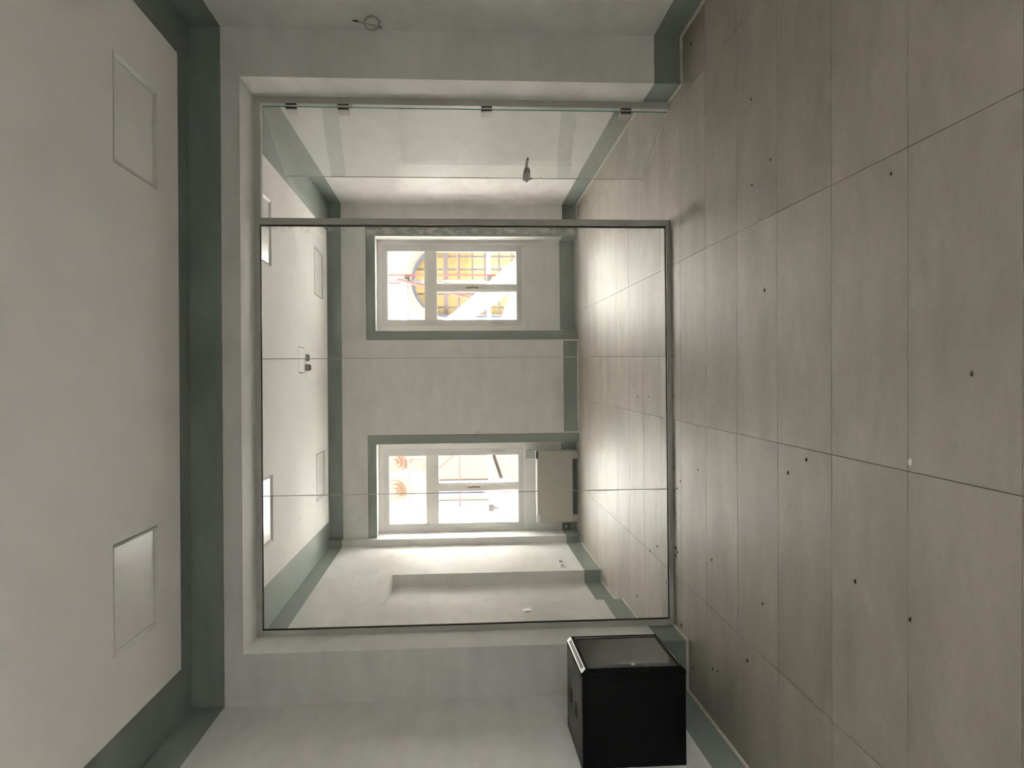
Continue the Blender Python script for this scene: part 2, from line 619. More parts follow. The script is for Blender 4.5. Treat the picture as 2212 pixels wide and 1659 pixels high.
o = MB().box(XL - 0.3, XR + 0.3, YREAR - 0.3, YPB, H2, H2 + 0.25).build('ceiling', M['slab'])
tag(o, 'dark green soffit around the front room ceiling', 'ceiling', kind='structure')
o = MB().box(XL - 0.3, XR + 0.3, YPB, 12.05, H2B, H2 + 0.25).build('ceiling', M['slab'])
tag(o, 'green soffit around the back room ceiling', 'ceiling', kind='structure')

LF = [(1.220, 1.812, 4.292, 4.899), (-1.392, -0.797, 4.262, 4.873)]
LB = [(1.150, 1.762, 6.840, 7.450), (1.165, 1.752, 9.655, 10.265), (-1.385, -0.772, 6.830, 7.440), (-1.350, -0.766, 9.690, 10.295)]
HATCH = (0.195, 0.482, 8.680, 8.985)
o = grid_plate(-1.7926, 2.2025, YREAR + 0.44, 5.26, H1, H2, LF).build('ceiling', M['ceil'])
tag(o, 'white dropped ceiling of the front room', 'ceiling', kind='structure')
o = grid_plate(-1.729, 2.110, YPB + 0.25, 10.571, H1B, H2B, LB + [HATCH]).build('ceiling', M['ceil'])
tag(o, 'white dropped ceiling of the back room', 'ceiling', kind='structure')


def light_panel(r, z, label):
    x0, x1, y0, y1 = r
    t = thing('ceiling_light', ((x0 + x1) / 2, (y0 + y1) / 2, z), label, 'light', 'recessed square ceiling lights')
    g = 0.004
    mb = MB()
    w_ = 0.022
    # sloping inner lip
    a = (x0 + g, x1 - g, y0 + g, y1 - g)
    b = (x0 + w_, x1 - w_, y0 + w_, y1 - w_)
    zo, zi, zt = z - 0.004, z + 0.010, z + 0.026
    def rect(q, zz):
        return [(q[0], q[2], zz), (q[1], q[2], zz), (q[1], q[3], zz), (q[0], q[3], zz)]
    v = rect(a, zo) + rect(b, zi) + rect(b, zt) + rect(a, zt)
    f = []
    for L0, L1 in ((0, 4), (4, 8), (8, 12), (12, 0)):
        for k in range(4):
            f.append((L0 + k, L0 + (k + 1) % 4, L1 + (k + 1) % 4, L1 + k))
    mb.add(v, f)
    mb.build('frame', M['lamp_frame'], t)
    MB().box(x0 + w_ + 0.003, x1 - w_ - 0.003, y0 + w_ + 0.003, y1 - w_ - 0.003, z + 0.012, z + 0.020).build('diffuser', M['diffuser'], t)
    MB().box(x0 + 0.002, x1 - 0.002, y0 + 0.002, y1 - 0.002, z + 0.026, z + 0.032).build('housing', M['slot'], t)
    return t


light_panel(LF[0], H1, 'unlit square ceiling light on the right of the front room')
light_panel(LF[1], H1, 'unlit square ceiling light on the left of the front room, above the black cabinet')
light_panel(LB[0], H1B, 'unlit ceiling light behind the top of the glass door post, cut by the partition head')
light_panel(LB[1], H1B, 'unlit ceiling light nearest the right window of the back room')
light_panel(LB[2], H1B, 'unlit ceiling light of the back room cut by the partition head on the left')
light_panel(LB[3], H1B, 'unlit ceiling light nearest the left window of the back room')

# ------------------------------------------------------------------ back room walls
mb = MB()
mb.box(XBR, XBR + 0.3, YPB, 11.5, 0, H2B)
tag(mb.build('wall_right', M['wall_b']), 'off-white right wall of the back room behind the open glass door', 'wall', kind='structure')
NY0, NY1, NZ = 7.98, 9.20, 2.44                        # shallow blocked doorway in the left wall


def xbl(y):
    """face of the back room's left wall, which is not quite square to the far wall"""
    return -2.107 + 0.0167 * (y - 10.74)


mb = MB()
mb.prism([(-2.6, NY1), (xbl(NY1), NY1), (xbl(11.5), 11.5), (-2.6, 11.5)], 'z', 0, H2B)
mb.prism([(-2.6, NY0), (-2.272, NY0), (-2.272, NY1), (-2.6, NY1)], 'z', 0, NZ)
mb.prism([(-2.6, NY0), (xbl(NY0), NY0), (xbl(NY1), NY1), (-2.6, NY1)], 'z', NZ, H2B)
mb.prism([(-2.6, YPB), (xbl(YPB), YPB), (xbl(NY0), NY0), (-2.6, NY0)], 'z', 0, H2B)
tag(mb.build('wall_left', M['wall_b']), 'off-white left wall of the back room with a shallow doorway recess', 'wall', kind='structure')

N1 = (0.803, 2.104)                                    # niche of the right window
N2 = (-2.012, -0.737)                                  # niche of the left window
NT, NB, YOUT = 2.785, 11.20, 12.0  # outer wall deepened out of view to cut oblique window light
mb = MB()
mb.box(N1[1], XBR, YB, YOUT, 0, H2B)
mb.box(N2[1], N1[0], YB, YOUT, 0, H2B)
mb.box(-2.112, N2[0], YP, YOUT, 0, H2B)
for n in (N1, N2):
    mb.box(n[0], n[1], YB, YOUT, NT, H2B)
    mb.box(n[0], n[1], NB, YOUT, 0, 0.722)
tag(mb.build('wall_far', M['wall_b']), 'far wall of the back room with two deep window niches', 'wall', kind='structure')

# ------------------------------------------------------------------ perimeter strips
SH, ST = 0.017, 0.012


def strip(name, segs, label):
    mb = MB()
    for x0, x1, y0, y1 in segs:
        mb.box(x0, x1, y0, y1, 0.0, SH)
    tag(mb.build(name, M['strip']), label, 'baseboard', kind='structure')


strip('baseboard_left', [(XL, XL + ST, YREAR, YW), (XL + ST, XOL + ST, YW - ST, YW), (XOL, XOL + ST, YW, 6.06)],
      'thin cream strip at the foot of the left front wall')
strip('baseboard_right', [(XR - ST, XR, YREAR, YW), (XOR - ST, XR - ST, YW - ST, YW), (XOR - ST, XOR, YW, 6.06)],
      'thin cream strip at the foot of the right front wall')
strip('baseboard_back_right', [(XBR - ST, XBR, YPB, YB)], 'thin cream strip at the foot of the back room right wall')
mb = MB()
for ya, yb in ((YPB, NY0), (NY1, YP)):
    mb.prism([(xbl(ya), ya), (xbl(ya) + ST, ya), (xbl(yb) + ST, yb), (xbl(yb), yb)], 'z', 0.0, SH)
mb.box(-2.272, -2.272 + ST, NY0 + 0.02, NY1, 0.0, SH)
mb.box(-2.272 + ST, xbl(NY1) + ST, NY1 - ST, NY1, 0.0, SH)
tag(mb.build('baseboard_back_left', M['strip']), 'thin cream strip at the foot of the back room left wall and recess', 'baseboard', kind='structure')
strip('baseboard_far', [(N1[1] + 0.115, XBR - ST, YB - ST, YB), (N2[1] + 0.12, N1[0] - 0.12, YB - ST, YB), (-2.112 + ST, N2[0], YP - ST, YP)],
      'thin cream strip at the foot of the far wall')

# ------------------------------------------------------------------ window surrounds and windows


def surround(name, x0, x1, xi0, xi1, zt, zi, left, label):
    """flat green surround, red primer edge and pale plaster bead; left=False when the pier cuts the left leg off"""
    root = thing(name, ((xi0 + xi1) / 2, YB, 0), label, 'trim', kind='structure')
    y0, y1 = YB - 0.008, YB
    mb = MB()
    if left:
        mb.prism([(x0, 0), (xi0, 0), (xi0, zi), (xi1, zi), (xi1, 0), (x1, 0), (x1, zt), (x0, zt)], 'y', y0, y1)
    else:
        mb.prism([(xi0, zi), (xi1, zi), (xi1, 0), (x1, 0), (x1, zt), (xi0, zt)], 'y', y0, y1)
    mb.build('green_band', M['surround'], root)
    e = 0.007
    mb = MB().box(x1, x1 + e, y0 - 0.002, y1, 0, zt + e).box(x0 if left else xi0, x1, y0 - 0.002, y1, zt, zt + e)
    if left:
        mb.box(x0 - e, x0, y0 - 0.002, y1, 0, zt + e)
    mb.build('primer_edge', M['primer'], root)
    c = 0.020
    mb = MB().box(x1 + e, x1 + e + c, y0 - 0.005, y1, 0, zt + e + c).box(x0 - e if left else xi0, x1 + e, y0 - 0.005, y1, zt + e, zt + e + c)
    if left:
        mb.box(x0 - e - c, x0 - e, y0 - 0.005, y1, 0, zt + e + c)
    mb.build('plaster_bead', M['bead'], root)
    # pale arris along the inner edge of the niche
    a = 0.006
    mb = MB().box(xi1 - a, xi1, y0 - 0.003, y1, 0.21, zi).box(xi0, xi1 - a, y0 - 0.003, y1, zi - a, zi)
    if left:
        mb.box(xi0, xi0 + a, y0 - 0.003, y1, 0.21, zi - a)
    mb.build('niche_edge', M['bead'], root)


surround('trim_1', 0.689, 2.218, N1[0], N1[1], 2.900, NT, True, 'green painted surround of the right window, smeared with plaster by the glass door post')
surround('trim_2', N2[0], -0.622, N2[0], N2[1], 2.890, NT, False, 'green painted surround of the left window above the fan coil')


def window(name, nx0, nx1, label, mull_c, flip):
    root = thing(name, ((nx0 + nx1) / 2, 11.26, 0.722), label, 'window', kind='structure')
    fx0, fx1, fz0, fz1 = nx0 + 0.098, nx1 - 0.064, 0.752, 2.722
    if flip:
        fx0, fx1 = nx0 + 0.040, nx1 - 0.105
    gx0, gx1, gz0, gz1 = fx0 + 0.073, fx1 - 0.078, 0.815, 2.652
    tz0, tz1 = 1.964, 2.126
    mx0, mx1 = mull_c - 0.043, mull_c + 0.043
    MB().ring_xz(nx0, nx1, 0.722, NT, fx0, fx1, fz0, fz1, 11.205, 11.29).build('casing', M['casing'], root)
    mb = MB().ring_xz(fx0, fx1, fz0, fz1, gx0, gx1, gz0, gz1, 11.185, 11.255)
    fr = mb.build('frame', M['pvc_shaded'], root)
    sub(MB().ring_xz(gx0 - 0.001, gx1 + 0.001, gz0 - 0.001, gz1 + 0.001, gx0 + 0.012, gx1 - 0.012, gz0 + 0.012, gz1 - 0.012, 11.195, 11.25), 'glazing_bead', M['bead'], fr)
    mb = MB().box(gx0, gx1, 11.195, 11.26, tz0, tz1).box(gx0, gx1, 11.180, 11.195, tz0 + 0.045, tz1 - 0.035)
    mb.box(gx0, gx1, 11.187, 11.195, tz0, tz0 + 0.03)
    mb.build('transom', M['casing'], root)
    mb = MB().box(mx0, mx1, 11.19, 11.26, gz0, tz0).box(mx0 + 0.018, mx1 - 0.018, 11.168, 11.19, gz0, tz0 + 0.04)
    mu = mb.build('mullion', M['casing'], root)
    mb = MB().box(mull_c - 0.012, mull_c + 0.008, 11.160, 11.168, 1.47, 1.545).box(mull_c - 0.010, mull_c + 0.010, 11.158, 11.168, 1.365, 1.44)
    mb.box(mull_c - 0.004, mull_c + 0.016, 11.155, 11.168, 1.43, 1.48)
    sub(mb, 'lock_plate', M['brass'], mu)
    # sash bars along the outer edges of the two casements
    for a, b in ((gx0, mx0), (mx1, gx1)):
        s = MB().ring_xz(a, b, gz0, tz0, a + 0.014, b - 0.014, gz0 + 0.016, tz0 - 0.014, 11.215, 11.25).build('sash', M['pvc_shaded'], root)
        sub(MB().box(a + 0.014, b - 0.014, 11.228, 11.233, gz0 + 0.016, tz0 - 0.014), 'pane', M['win_glass'], s)
    MB().box(gx0 + 0.012, gx1 - 0.012, 11.228, 11.233, tz1, gz1 - 0.012).build('pane', M['win_glass'], root)
    # hinge and stay on the outer stile
    hx = fx0 + 0.03 if not flip else fx1 - 0.03
    mb = MB().box(hx - 0.012, hx + 0.012, 11.165, 11.185, 1.05, 1.16).tube([(hx, 11.16, 1.00), (hx, 11.155, 1.22)], 0.008)
    mb.build('hinge', M['greyplastic'], root)


window('window_1', N1[0], N1[1], 'right window, over an arched opening and red scaffold tubes outside', 1.436, False)
window('window_2', N2[0], N2[1], 'left window, over the beige fan coil unit', -1.380, True)
portal('window_portal', 1.45, 12.03, 1.74, 1.25, 2.05, -1)
portal('window_portal', -1.37, 12.03, 1.74, 1.25, 2.05, -1)

# unseen glazed door added beside the photographer to light the front room
root = thing('added_window', (XR + 0.15, (RY0 + RY1) / 2, RZ0), 'white framed glazed door added out of view to light the front room', 'window', kind='structure')
mb = MB()
for y0, y1, z0, z1 in ((RY0, RY1, RZ0, RZ0 + 0.06), (RY0, RY1, RZ1 - 0.06, RZ1), (RY0, RY0 + 0.06, RZ0 + 0.06, RZ1 - 0.06), (RY1 - 0.06, RY1, RZ0 + 0.06, RZ1 - 0.06)):
    mb.box(XR + 0.12, XR + 0.18, y0, y1, z0, z1)
mb.build('frame', M['pvc_shaded'], root)
MB().box(XR + 0.147, XR + 0.153, RY0 + 0.06, RY1 - 0.06, RZ0 + 0.06, RZ1 - 0.06).build('pane', M['win_glass'], root)
portal('window_portal', XR + 0.34, (RY0 + RY1) / 2, (RZ0 + RZ1) / 2, RY1 - RY0, RZ1 - RZ0, 0, -1)

# ------------------------------------------------------------------ glass partition
YF0, YF1, YG = 6.075, 6.135, 6.105
gp = thing('glass_partition', (0.19, YG, 0), 'grey metal framed glass partition of three tall panes beside the open glass door', 'partition')
MB().box(XOL, 1.262, YF0, YF1, 3.153, ZO).box(1.262, XOR, YF0, YF1, 3.140, ZO).build('head_rail', M['alu'], gp)
MB().box(XOL + 0.042, 1.262, YF0, YF1, 0.0, 0.032).build('bottom_rail', M['alu'], gp)
MB().box(XOL, XOL + 0.042, YF0, YF1, 0, 3.153).build('post', M['alu'], gp)
MB().box(1.262, 1.310, YF0, YF1, 0, 3.140).build('post', M['alu'], gp)
MB().box(2.180, XOR, YF0, YF1, 0, 3.140).build('post', M['alu'], gp)
gk = MB().box(1.252, 1.262, YG - 0.010, YG + 0.010, 0.032, 3.153).box(XOL + 0.042, XOL + 0.050, YG - 0.010, YG + 0.010, 0.032, 3.153)
gk.box(XOL + 0.050, 1.252, YG - 0.010, YG + 0.010, 0.032, 0.038).box(XOL + 0.050, 1.252, YG - 0.010, YG + 0.010, 3.147, 3.153)
gk.build('gasket', M['gasket'], gp)
for a, b in ((XOL + 0.050, -0.798), (-0.793, 0.2415), (0.2465, 1.252)):
    MB().box(a, b, YG - 0.005, YG + 0.005, 0.038, 3.147).build('glass_pane', M['glass'], gp)
for x in (-0.7955, 0.244):
    MB().box(x - 0.0025, x + 0.0025, YG - 0.0055, YG + 0.0055, 0.038, 3.147).build('silicone_joint', M['silicone'], gp)

# ------------------------------------------------------------------ open glass door
HX, HY = 2.163, 6.100
EX, EY = 1.848, 6.905
dr = thing('door_1', (HX, HY, 0), 'frameless clear glass door standing open into the back room', 'door', kind='structure')
dv = Vector((EX - HX, EY - HY, 0))
DL = dv.length
du = dv.normalized()
dn = Vector((du.y, -du.x, 0))           # towards the right wall
DT = 0.010


def dpt(a, n_, z):
    p = Vector((HX, HY, 0)) + du * a + dn * n_
    return (p.x, p.y, z)


def dbox(mb, a0, a1, n0, n1, z0, z1, mi=0):
    v = [dpt(a0, n0, z0), dpt(a1, n0, z0), dpt(a1, n1, z0), dpt(a0, n1, z0), dpt(a0, n0, z1), dpt(a1, n0, z1), dpt(a1, n1, z1), dpt(a0, n1, z1)]
    f = [(0, 3, 2, 1), (4, 5, 6, 7), (0, 1, 5, 4), (1, 2, 6, 5), (2, 3, 7, 6), (3, 0, 4, 7)]
    n = len(mb.v)
    mb.add(v, f, mi)
    return mb


mb = MB()
a0, a1, z0, z1 = 0.0, DL, 0.012, 3.126
v = [dpt(a0, -DT / 2, z0), dpt(a1, -DT / 2, z0), dpt(a1, DT / 2, z0), dpt(a0, DT / 2, z0), dpt(a0, -DT / 2, z1), dpt(a1, -DT / 2, z1), dpt(a1, DT / 2, z1), dpt(a0, DT / 2, z1)]
mb.add(v, [(0, 1, 5, 4), (2, 3, 7, 6)], 0)
mb.add(v, [(3, 0, 4, 7)], 1)
mb.add(v, [(1, 2, 6, 5), (0, 3, 2, 1), (4, 5, 6, 7)], 2)
mb.build('glass_leaf', [M['door_glass'], M['glass_edge'], M['polished_edge']], dr)
for hz in (2.911, 2.521, 1.428, 0.340):
    # two clamping plates on the leaf with rounded corners, and a knuckle block to the jamb
    h = thing('hinge', (HX, HY, hz), '', '')
    del h['label'], h['category']
    h.parent = dr
    h.location = (0, 0, hz)
    h['_o'] = (HX, HY, hz)

    def plate(n0, n1):
        mb = MB()
        r, zz0, zz1, aa1 = 0.010, hz - 0.042, hz + 0.042, 0.070
        pr = [(-0.004, zz0), (aa1 - r, zz0), (aa1 - 0.003, zz0 + 0.003), (aa1, zz0 + r), (aa1, zz1 - r), (aa1 - 0.003, zz1 - 0.003), (aa1 - r, zz1), (-0.004, zz1)]
        v = [dpt(a, n0, z) for a, z in pr] + [dpt(a, n1, z) for a, z in pr]
        k = len(pr)
        f = [tuple(range(k)), tuple(range(k, 2 * k))] + [(i, (i + 1) % k, k + (i + 1) % k, k + i) for i in range(k)]
        return mb.add(v, f)
    plate(-DT / 2 - 0.012, -DT / 2 - 0.0005).build('clamp_plate', M['steel'], h)
    plate(DT / 2 + 0.0005, DT / 2 + 0.012).build('clamp_plate', M['steel'], h)
    MB().bbox(HX - 0.022, 2.1798, HY - 0.030, HY - 0.002, hz - 0.041, hz + 0.041, 0.003).build('knuckle', M['steel_dark'], h)
    MB().tube([(HX - 0.004, HY - 0.032, hz - 0.043), (HX - 0.004, HY - 0.032, hz + 0.043)], 0.007, 12).build('pin', M['steel'], h)
# lock case with lever at the free edge
lk = thing('lever_lock', dpt(DL - 0.07, 0, 1.05), '', '')
del lk['label'], lk['category']
lk.parent = dr
lk.location = Vector(dpt(DL - 0.07, 0, 1.05)) - Vector((HX, HY, 0))
for sgn in (-1, 1):
    mb = MB()
    n0, n1 = sgn * (DT / 2 + 0.0005), sgn * (DT / 2 + 0.022)
    pr = [(DL - 0.002, 1.022), (DL - 0.002, 1.084), (DL - 0.095, 1.080), (DL - 0.115, 1.070), (DL - 0.122, 1.053), (DL - 0.115, 1.036), (DL - 0.095, 1.026)]
    v = [dpt(a, n0, z) for a, z in pr] + [dpt(a, n1, z) for a, z in pr]
    k = len(pr)
    mb.add(v, [tuple(range(k)), tuple(range(k, 2 * k))] + [(i, (i + 1) % k, k + (i + 1) % k, k + i) for i in range(k)])
    mb.build('lock_case', M['lock_steel'], lk)
    n2, n3 = sgn * (DT / 2 + 0.022), sgn * (DT / 2 + 0.055)
    mb = MB().tube([dpt(DL - 0.05, n2, 1.056), dpt(DL - 0.05, n3, 1.056)], 0.010, 12)
    mb.tube([dpt(DL - 0.040, n3, 1.056), dpt(DL - 0.10, n3, 1.056), dpt(DL - 0.155, n3, 1.055), dpt(DL - 0.20, n3 * 0.92, 1.053)], [0.012, 0.012, 0.012, 0.012], 12)
    mb.build('lever', M['lock_steel'], lk)
dbox(MB(), DL - 0.002, DL + 0.007, -0.006, 0.006, 1.000, 1.052).build('latch_bolt', M['steel_dark'], lk)

# ------------------------------------------------------------------ wall mounted network cabinet
CX0, CX1, CY0, CY1, CZ0, CZ1 = XL, -1.635, 4.570, 5.180, 0.345, 0.965
cb = thing('network_cabinet', ((CX0 + CX1) / 2, (CY0 + CY1) / 2, CZ0), 'black metal network cabinet with a smoked glass door hung on the left wall', 'cabinet')
XB = CX1 - 0.034
MB().bbox(CX0 + 0.0005, XB, CY0 + 0.002, CY1 - 0.002, CZ0 + 0.002, CZ1 - 0.006, 0.002).build('body', M['black'], cb)
MB().bbox(CX0 + 0.0005, XB, CY0 + 0.002, CY1 - 0.002, CZ1 - 0.006, CZ1, 0.0015).build('lid', M['lid'], cb)
MB().bbox(CX0 + 0.025, XB - 0.035, CY0 - 0.001, CY0 + 0.006, CZ0 + 0.035, CZ1 - 0.035, 0.001).build('side_panel', M['black'], cb)
MB().bbox(CX0 + 0.025, XB - 0.035, CY1 - 0.006, CY1 + 0.001, CZ0 + 0.035, CZ1 - 0.035, 0.001).build('side_panel', M['black'], cb)
ch = 0.026
top_poly = [(XB - 0.01, CZ1), (CX1 - ch, CZ1), (CX1, CZ1 - ch), (CX1, CZ1 - 0.045), (XB - 0.01, CZ1 - 0.045)]
bot_poly = [(XB - 0.01, CZ0), (CX1 - ch, CZ0), (CX1, CZ0 + ch), (CX1, CZ0 + 0.045), (XB - 0.01, CZ0 + 0.045)]
MB().prism(top_poly, 'y', CY0, CY1).build('front_bar', M['black'], cb)
MB().prism(bot_poly, 'y', CY0, CY1).build('front_bar', M['black'], cb)
for y0, y1 in ((CY0, CY0 + 0.014), (CY1 - 0.014, CY1)):
    MB().box(XB, CX1, y0, y1, CZ0 + 0.045, CZ1 - 0.045).build('front_stile', M['black'], cb)
# bright trim along the upper chamfer with a dark inlay
k = 0.0015
ca0, ca1 = (CX1 - ch + k, CZ1 + k), (CX1 + k, CZ1 - ch + k)


def chamfer_plate(t0, t1, y0, y1, lift):
    p0 = (CX1 - ch + t0 * ch + lift, CZ1 - t0 * ch + lift)
    p1 = (CX1 - ch + t1 * ch + lift, CZ1 - t1 * ch + lift)
    q0 = (p0[0] - 0.002, p0[1] - 0.002)
    q1 = (p1[0] - 0.002, p1[1] - 0.002)
    return MB().prism([p0, p1, q1, q0], 'y', y0, y1)


tr_ = chamfer_plate(0.04, 0.96, CY0 + 0.002, CY1 - 0.002, 0.001).build('trim_strip', M['silver'], cb)
sub(chamfer_plate(0.28, 0.80, CY0 + 0.05, CY1 - 0.05, 0.0018), 'inlay', M['black_top'], tr_)
pb_ = MB().box(CX1 - 0.004, CX1 + 0.0012, CY0 + 0.02, CY1 - 0.02, CZ0 + ch + 0.001, CZ0 + ch + 0.004)
pb_.build('lower_trim', M['silver'], cb)
# glazed door
d_ = MB().box(CX1 - 0.018, CX1 - 0.001, CY0 + 0.016, CY0 + 0.066, CZ0 + 0.047, CZ1 - 0.047)
d_.box(CX1 - 0.018, CX1 - 0.001, CY1 - 0.050, CY1 - 0.016, CZ0 + 0.047, CZ1 - 0.047)
d_.box(CX1 - 0.018, CX1 - 0.001, CY0 + 0.066, CY1 - 0.050, CZ0 + 0.047, CZ0 + 0.052)
d_.box(CX1 - 0.018, CX1 - 0.001, CY0 + 0.066, CY1 - 0.050, CZ1 - 0.052, CZ1 - 0.047)
door = d_.build('door', M['black_top'], cb)
sub(MB().box(CX1 - 0.010, CX1 - 0.004, CY0 + 0.066, CY1 - 0.050, CZ0 + 0.052, CZ1 - 0.052), 'pane', M['smoked'], door)
mb = MB().tube([(CX1 - 0.002, CY0 + 0.050, 0.649), (CX1 + 0.004, CY0 + 0.050, 0.649), (CX1 + 0.007, CY0 + 0.050, 0.649)], [0.012, 0.012, 0.008], 16)
sub(mb, 'lock', M['steel'], door)
# fan grilles, cable slot and screws on the lid
for gx_, gy_ in ((-1.950, 4.985), (-1.955, 4.785)):
    mb = MB()
    for rr in (0.016, 0.028, 0.040, 0.052):
        for q in range(4):
            a_ = [math.radians(90 * q + 8 + t * (74 / 6)) for t in range(7)]
            inn = [(gx_ + (rr - 0.003) * math.cos(t), gy_ + (rr - 0.003) * math.sin(t)) for t in a_]
            outp = [(gx_ + (rr + 0.003) * math.cos(t), gy_ + (rr + 0.003) * math.sin(t)) for t in a_]
            for t in range(6):
                mb.prism([inn[t], outp[t], outp[t + 1], inn[t + 1]], 'z', CZ1 - 0.001, CZ1 + 0.0006)
    for sx in (-1, 1):
        for sy in (-1, 1):
            mb.box(gx_ + sx * 0.058 - 0.003, gx_ + sx * 0.058 + 0.003, gy_ + sy * 0.058 - 0.003, gy_ + sy * 0.058 + 0.003, CZ1 - 0.001, CZ1 + 0.001)
    mb.build('fan_grille', M['slot'], cb)
MB().box(-1.770, -1.685, 4.862, 4.868, CZ1 - 0.001, CZ1 + 0.0006).box(-1.772, -1.745, 4.856, 4.874, CZ1 - 0.001, CZ1 + 0.0006).build('cable_slot', M['slot'], cb)
for sx_ in (-1.682, -1.730, -2.165, -2.200):
    for sy_ in (CY0 + 0.03, CY1 - 0.03):
        MB().tube([(sx_, sy_, CZ1 - 0.001), (sx_, sy_, CZ1 + 0.0015)], 0.005, 8).build('screw', M['slot'], cb)

# ------------------------------------------------------------------ fan coil under the left window
fc = thing('fan_coil', (-1.367, 11.05, 0), 'beige fan coil unit standing under the left window', 'fan coil')
MB().bbox(-1.866, -0.868, 10.955, 11.165, 0.082, 0.566, 0.006).build('casing', M['fancoil'], fc)
MB().bbox(-1.870, -0.985, 10.950, 11.165, 0.5665, 0.584, 0.004).build('top_grille', M['fanlight'], fc)
MB().bbox(-1.873, -1.765, 10.946, 10.955, 0.545, 0.590, 0.003).build('end_cap', M['fanlight'], fc)
cp = MB().prism([(10.96, 0.567), (11.15, 0.567), (11.15, 0.715), (11.12, 0.725), (11.06, 0.725), (11.055, 0.60), (10.96, 0.595)], 'x', -0.978, -0.862).build('control_flap', M['greyplastic'], fc)
sub(MB().box(-0.968, -0.872, 10.957, 10.962, 0.560, 0.592), 'control_window', M['steel_dark'], cp)
for a, b in ((-0.985, -0.872), (-1.862, -1.765)):
    MB().bbox(a, b, 10.965, 11.15, 0.0, 0.082, 0.005).build('foot', M['fancoil'], fc)
mb = MB()
for q in range(14):
    x = -1.75 + q * 0.058
    mb.box(x, x + 0.012, 11.02, 11.03, 0.012, 0.082)
mb.box(-1.765, -0.985, 11.03, 11.04, 0.012, 0.082)
mb.build('under_gap_shade', M['darkgreen'], fc)  # dark slats put in for the shaded baseboard gap under the unit

jb = thing('dark_box', (-1.965, 11.185, 0.09), 'small dark box low in the left window niche beside the fan coil', 'junction box')
MB().bbox(-2.010, -1.912, 11.165, 11.1995, 0.090, 0.188, 0.004).build('box', M['darkgreen'], jb)  # dark block with a lighter plate, low in the niche
MB().bbox(-1.985, -1.937, 11.160, 11.165, 0.135, 0.165, 0.002).build('connector', M['greyplastic'], jb)

# ------------------------------------------------------------------ switches and sockets


def wall_plate(name, x, yc, zc, wy, hz_, label, cat, group, kind_):
    t = thing(name, (x, yc, zc - hz_ / 2), label, cat, group)
    MB().bbox(x, x + 0.010, yc - wy / 2, yc + wy / 2, zc - hz_ / 2, zc + hz_ / 2, 0.003).build('plate', M['whiteplastic'], t)
    if kind_ == 'switch':
        for s_ in (-1, 1):
            MB().prism([(x + 0.010, zc - hz_ * 0.32), (x + 0.017, zc - hz_ * 0.32), (x + 0.011, zc + hz_ * 0.32), (x + 0.010, zc + hz_ * 0.32)], 'y',
                       yc + s_ * wy * 0.20 - wy * 0.17, yc + s_ * wy * 0.20 + wy * 0.17).build('rocker', M['whiteplastic'], t)
    else:
        for s_ in (-1, 1):
            r_ = MB().bbox(x + 0.010, x + 0.013, yc + s_ * wy * 0.21 - wy * 0.17, yc + s_ * wy * 0.21 + wy * 0.17, zc - hz_ * 0.3, zc + hz_ * 0.3, 0.001).build('outlet', M['greyplastic'], t)
            mb = MB()
            for q in (-1, 0, 1):
                mb.tube([(x + 0.0125, yc + s_ * wy * 0.21, zc + q * hz_ * 0.17), (x + 0.0136, yc + s_ * wy * 0.21, zc + q * hz_ * 0.17)], 0.004, 8)
            sub(mb, 'pin_holes', M['slot'], r_)


wall_plate('light_switch', xbl(7.62), 7.68, 1.014, 0.120, 0.082, 'white light switch on the left back room wall, nearer than the recess', 'switch', None, 'switch')
wall_plate('wall_socket', xbl(9.575), 9.635, 0.430, 0.120, 0.076, 'white wall socket nearer the far pier, one of two above the green band', 'socket', 'sockets on the back room left wall', 'socket')
wall_plate('wall_socket', xbl(9.345), 9.405, 0.437, 0.120, 0.076, 'white wall socket nearer the doorway recess, one of two above the green band', 'socket', 'sockets on the back room left wall', 'socket')

# ------------------------------------------------------------------ ceiling hatch and connectors
x0, x1, y0, y1 = HATCH
ht = thing('access_hatch', ((x0 + x1) / 2, (y0 + y1) / 2, H1B), 'small square access hatch flush in the back room ceiling', 'hatch')
MB().ring_xy(x0 + 0.0005, x1 - 0.0005, y0 + 0.0005, y1 - 0.0005, 0.014, H1B + 0.012, H1B + 0.03).build('frame', M['slot'], ht)
MB().box(x0 + 0.009, x1 - 0.007, y0 + 0.013, y1 - 0.004, H1B + 0.0005, H1B + 0.012).build('panel', M['ceil'], ht)
for (px, py, ln, lab) in ((0.375, 9.10, 0.040, 'smaller grey cable connector hanging from the back room ceiling by the hatch'),
                          (0.262, 9.08, 0.060, 'larger grey cable connector hanging from the back room ceiling by the hatch')):
    t = thing('cable_connector', (px, py, H1B - ln), lab, 'connector', 'connectors on the ceiling')
    MB().bbox(px - 0.040, px + 0.040, py - 0.02, py + 0.02, H1B - ln * 0.62, H1B, 0.004).build('body', M['greyplastic'], t)
    MB().prism([(px - 0.040, H1B - ln * 0.62), (px + 0.040, H1B - ln * 0.62), (px + 0.026, H1B - ln), (px - 0.026, H1B - ln)], 'y', py - 0.014, py + 0.014).build('neck', M['greyplastic'], t)
    for q in (-1, 1):
        MB().box(px + q * 0.014 - 0.008, px + q * 0.014 + 0.008, py - 0.016, py - 0.0138, H1B - ln, H1B - ln * 0.72).build('terminal', M['slot'], t)

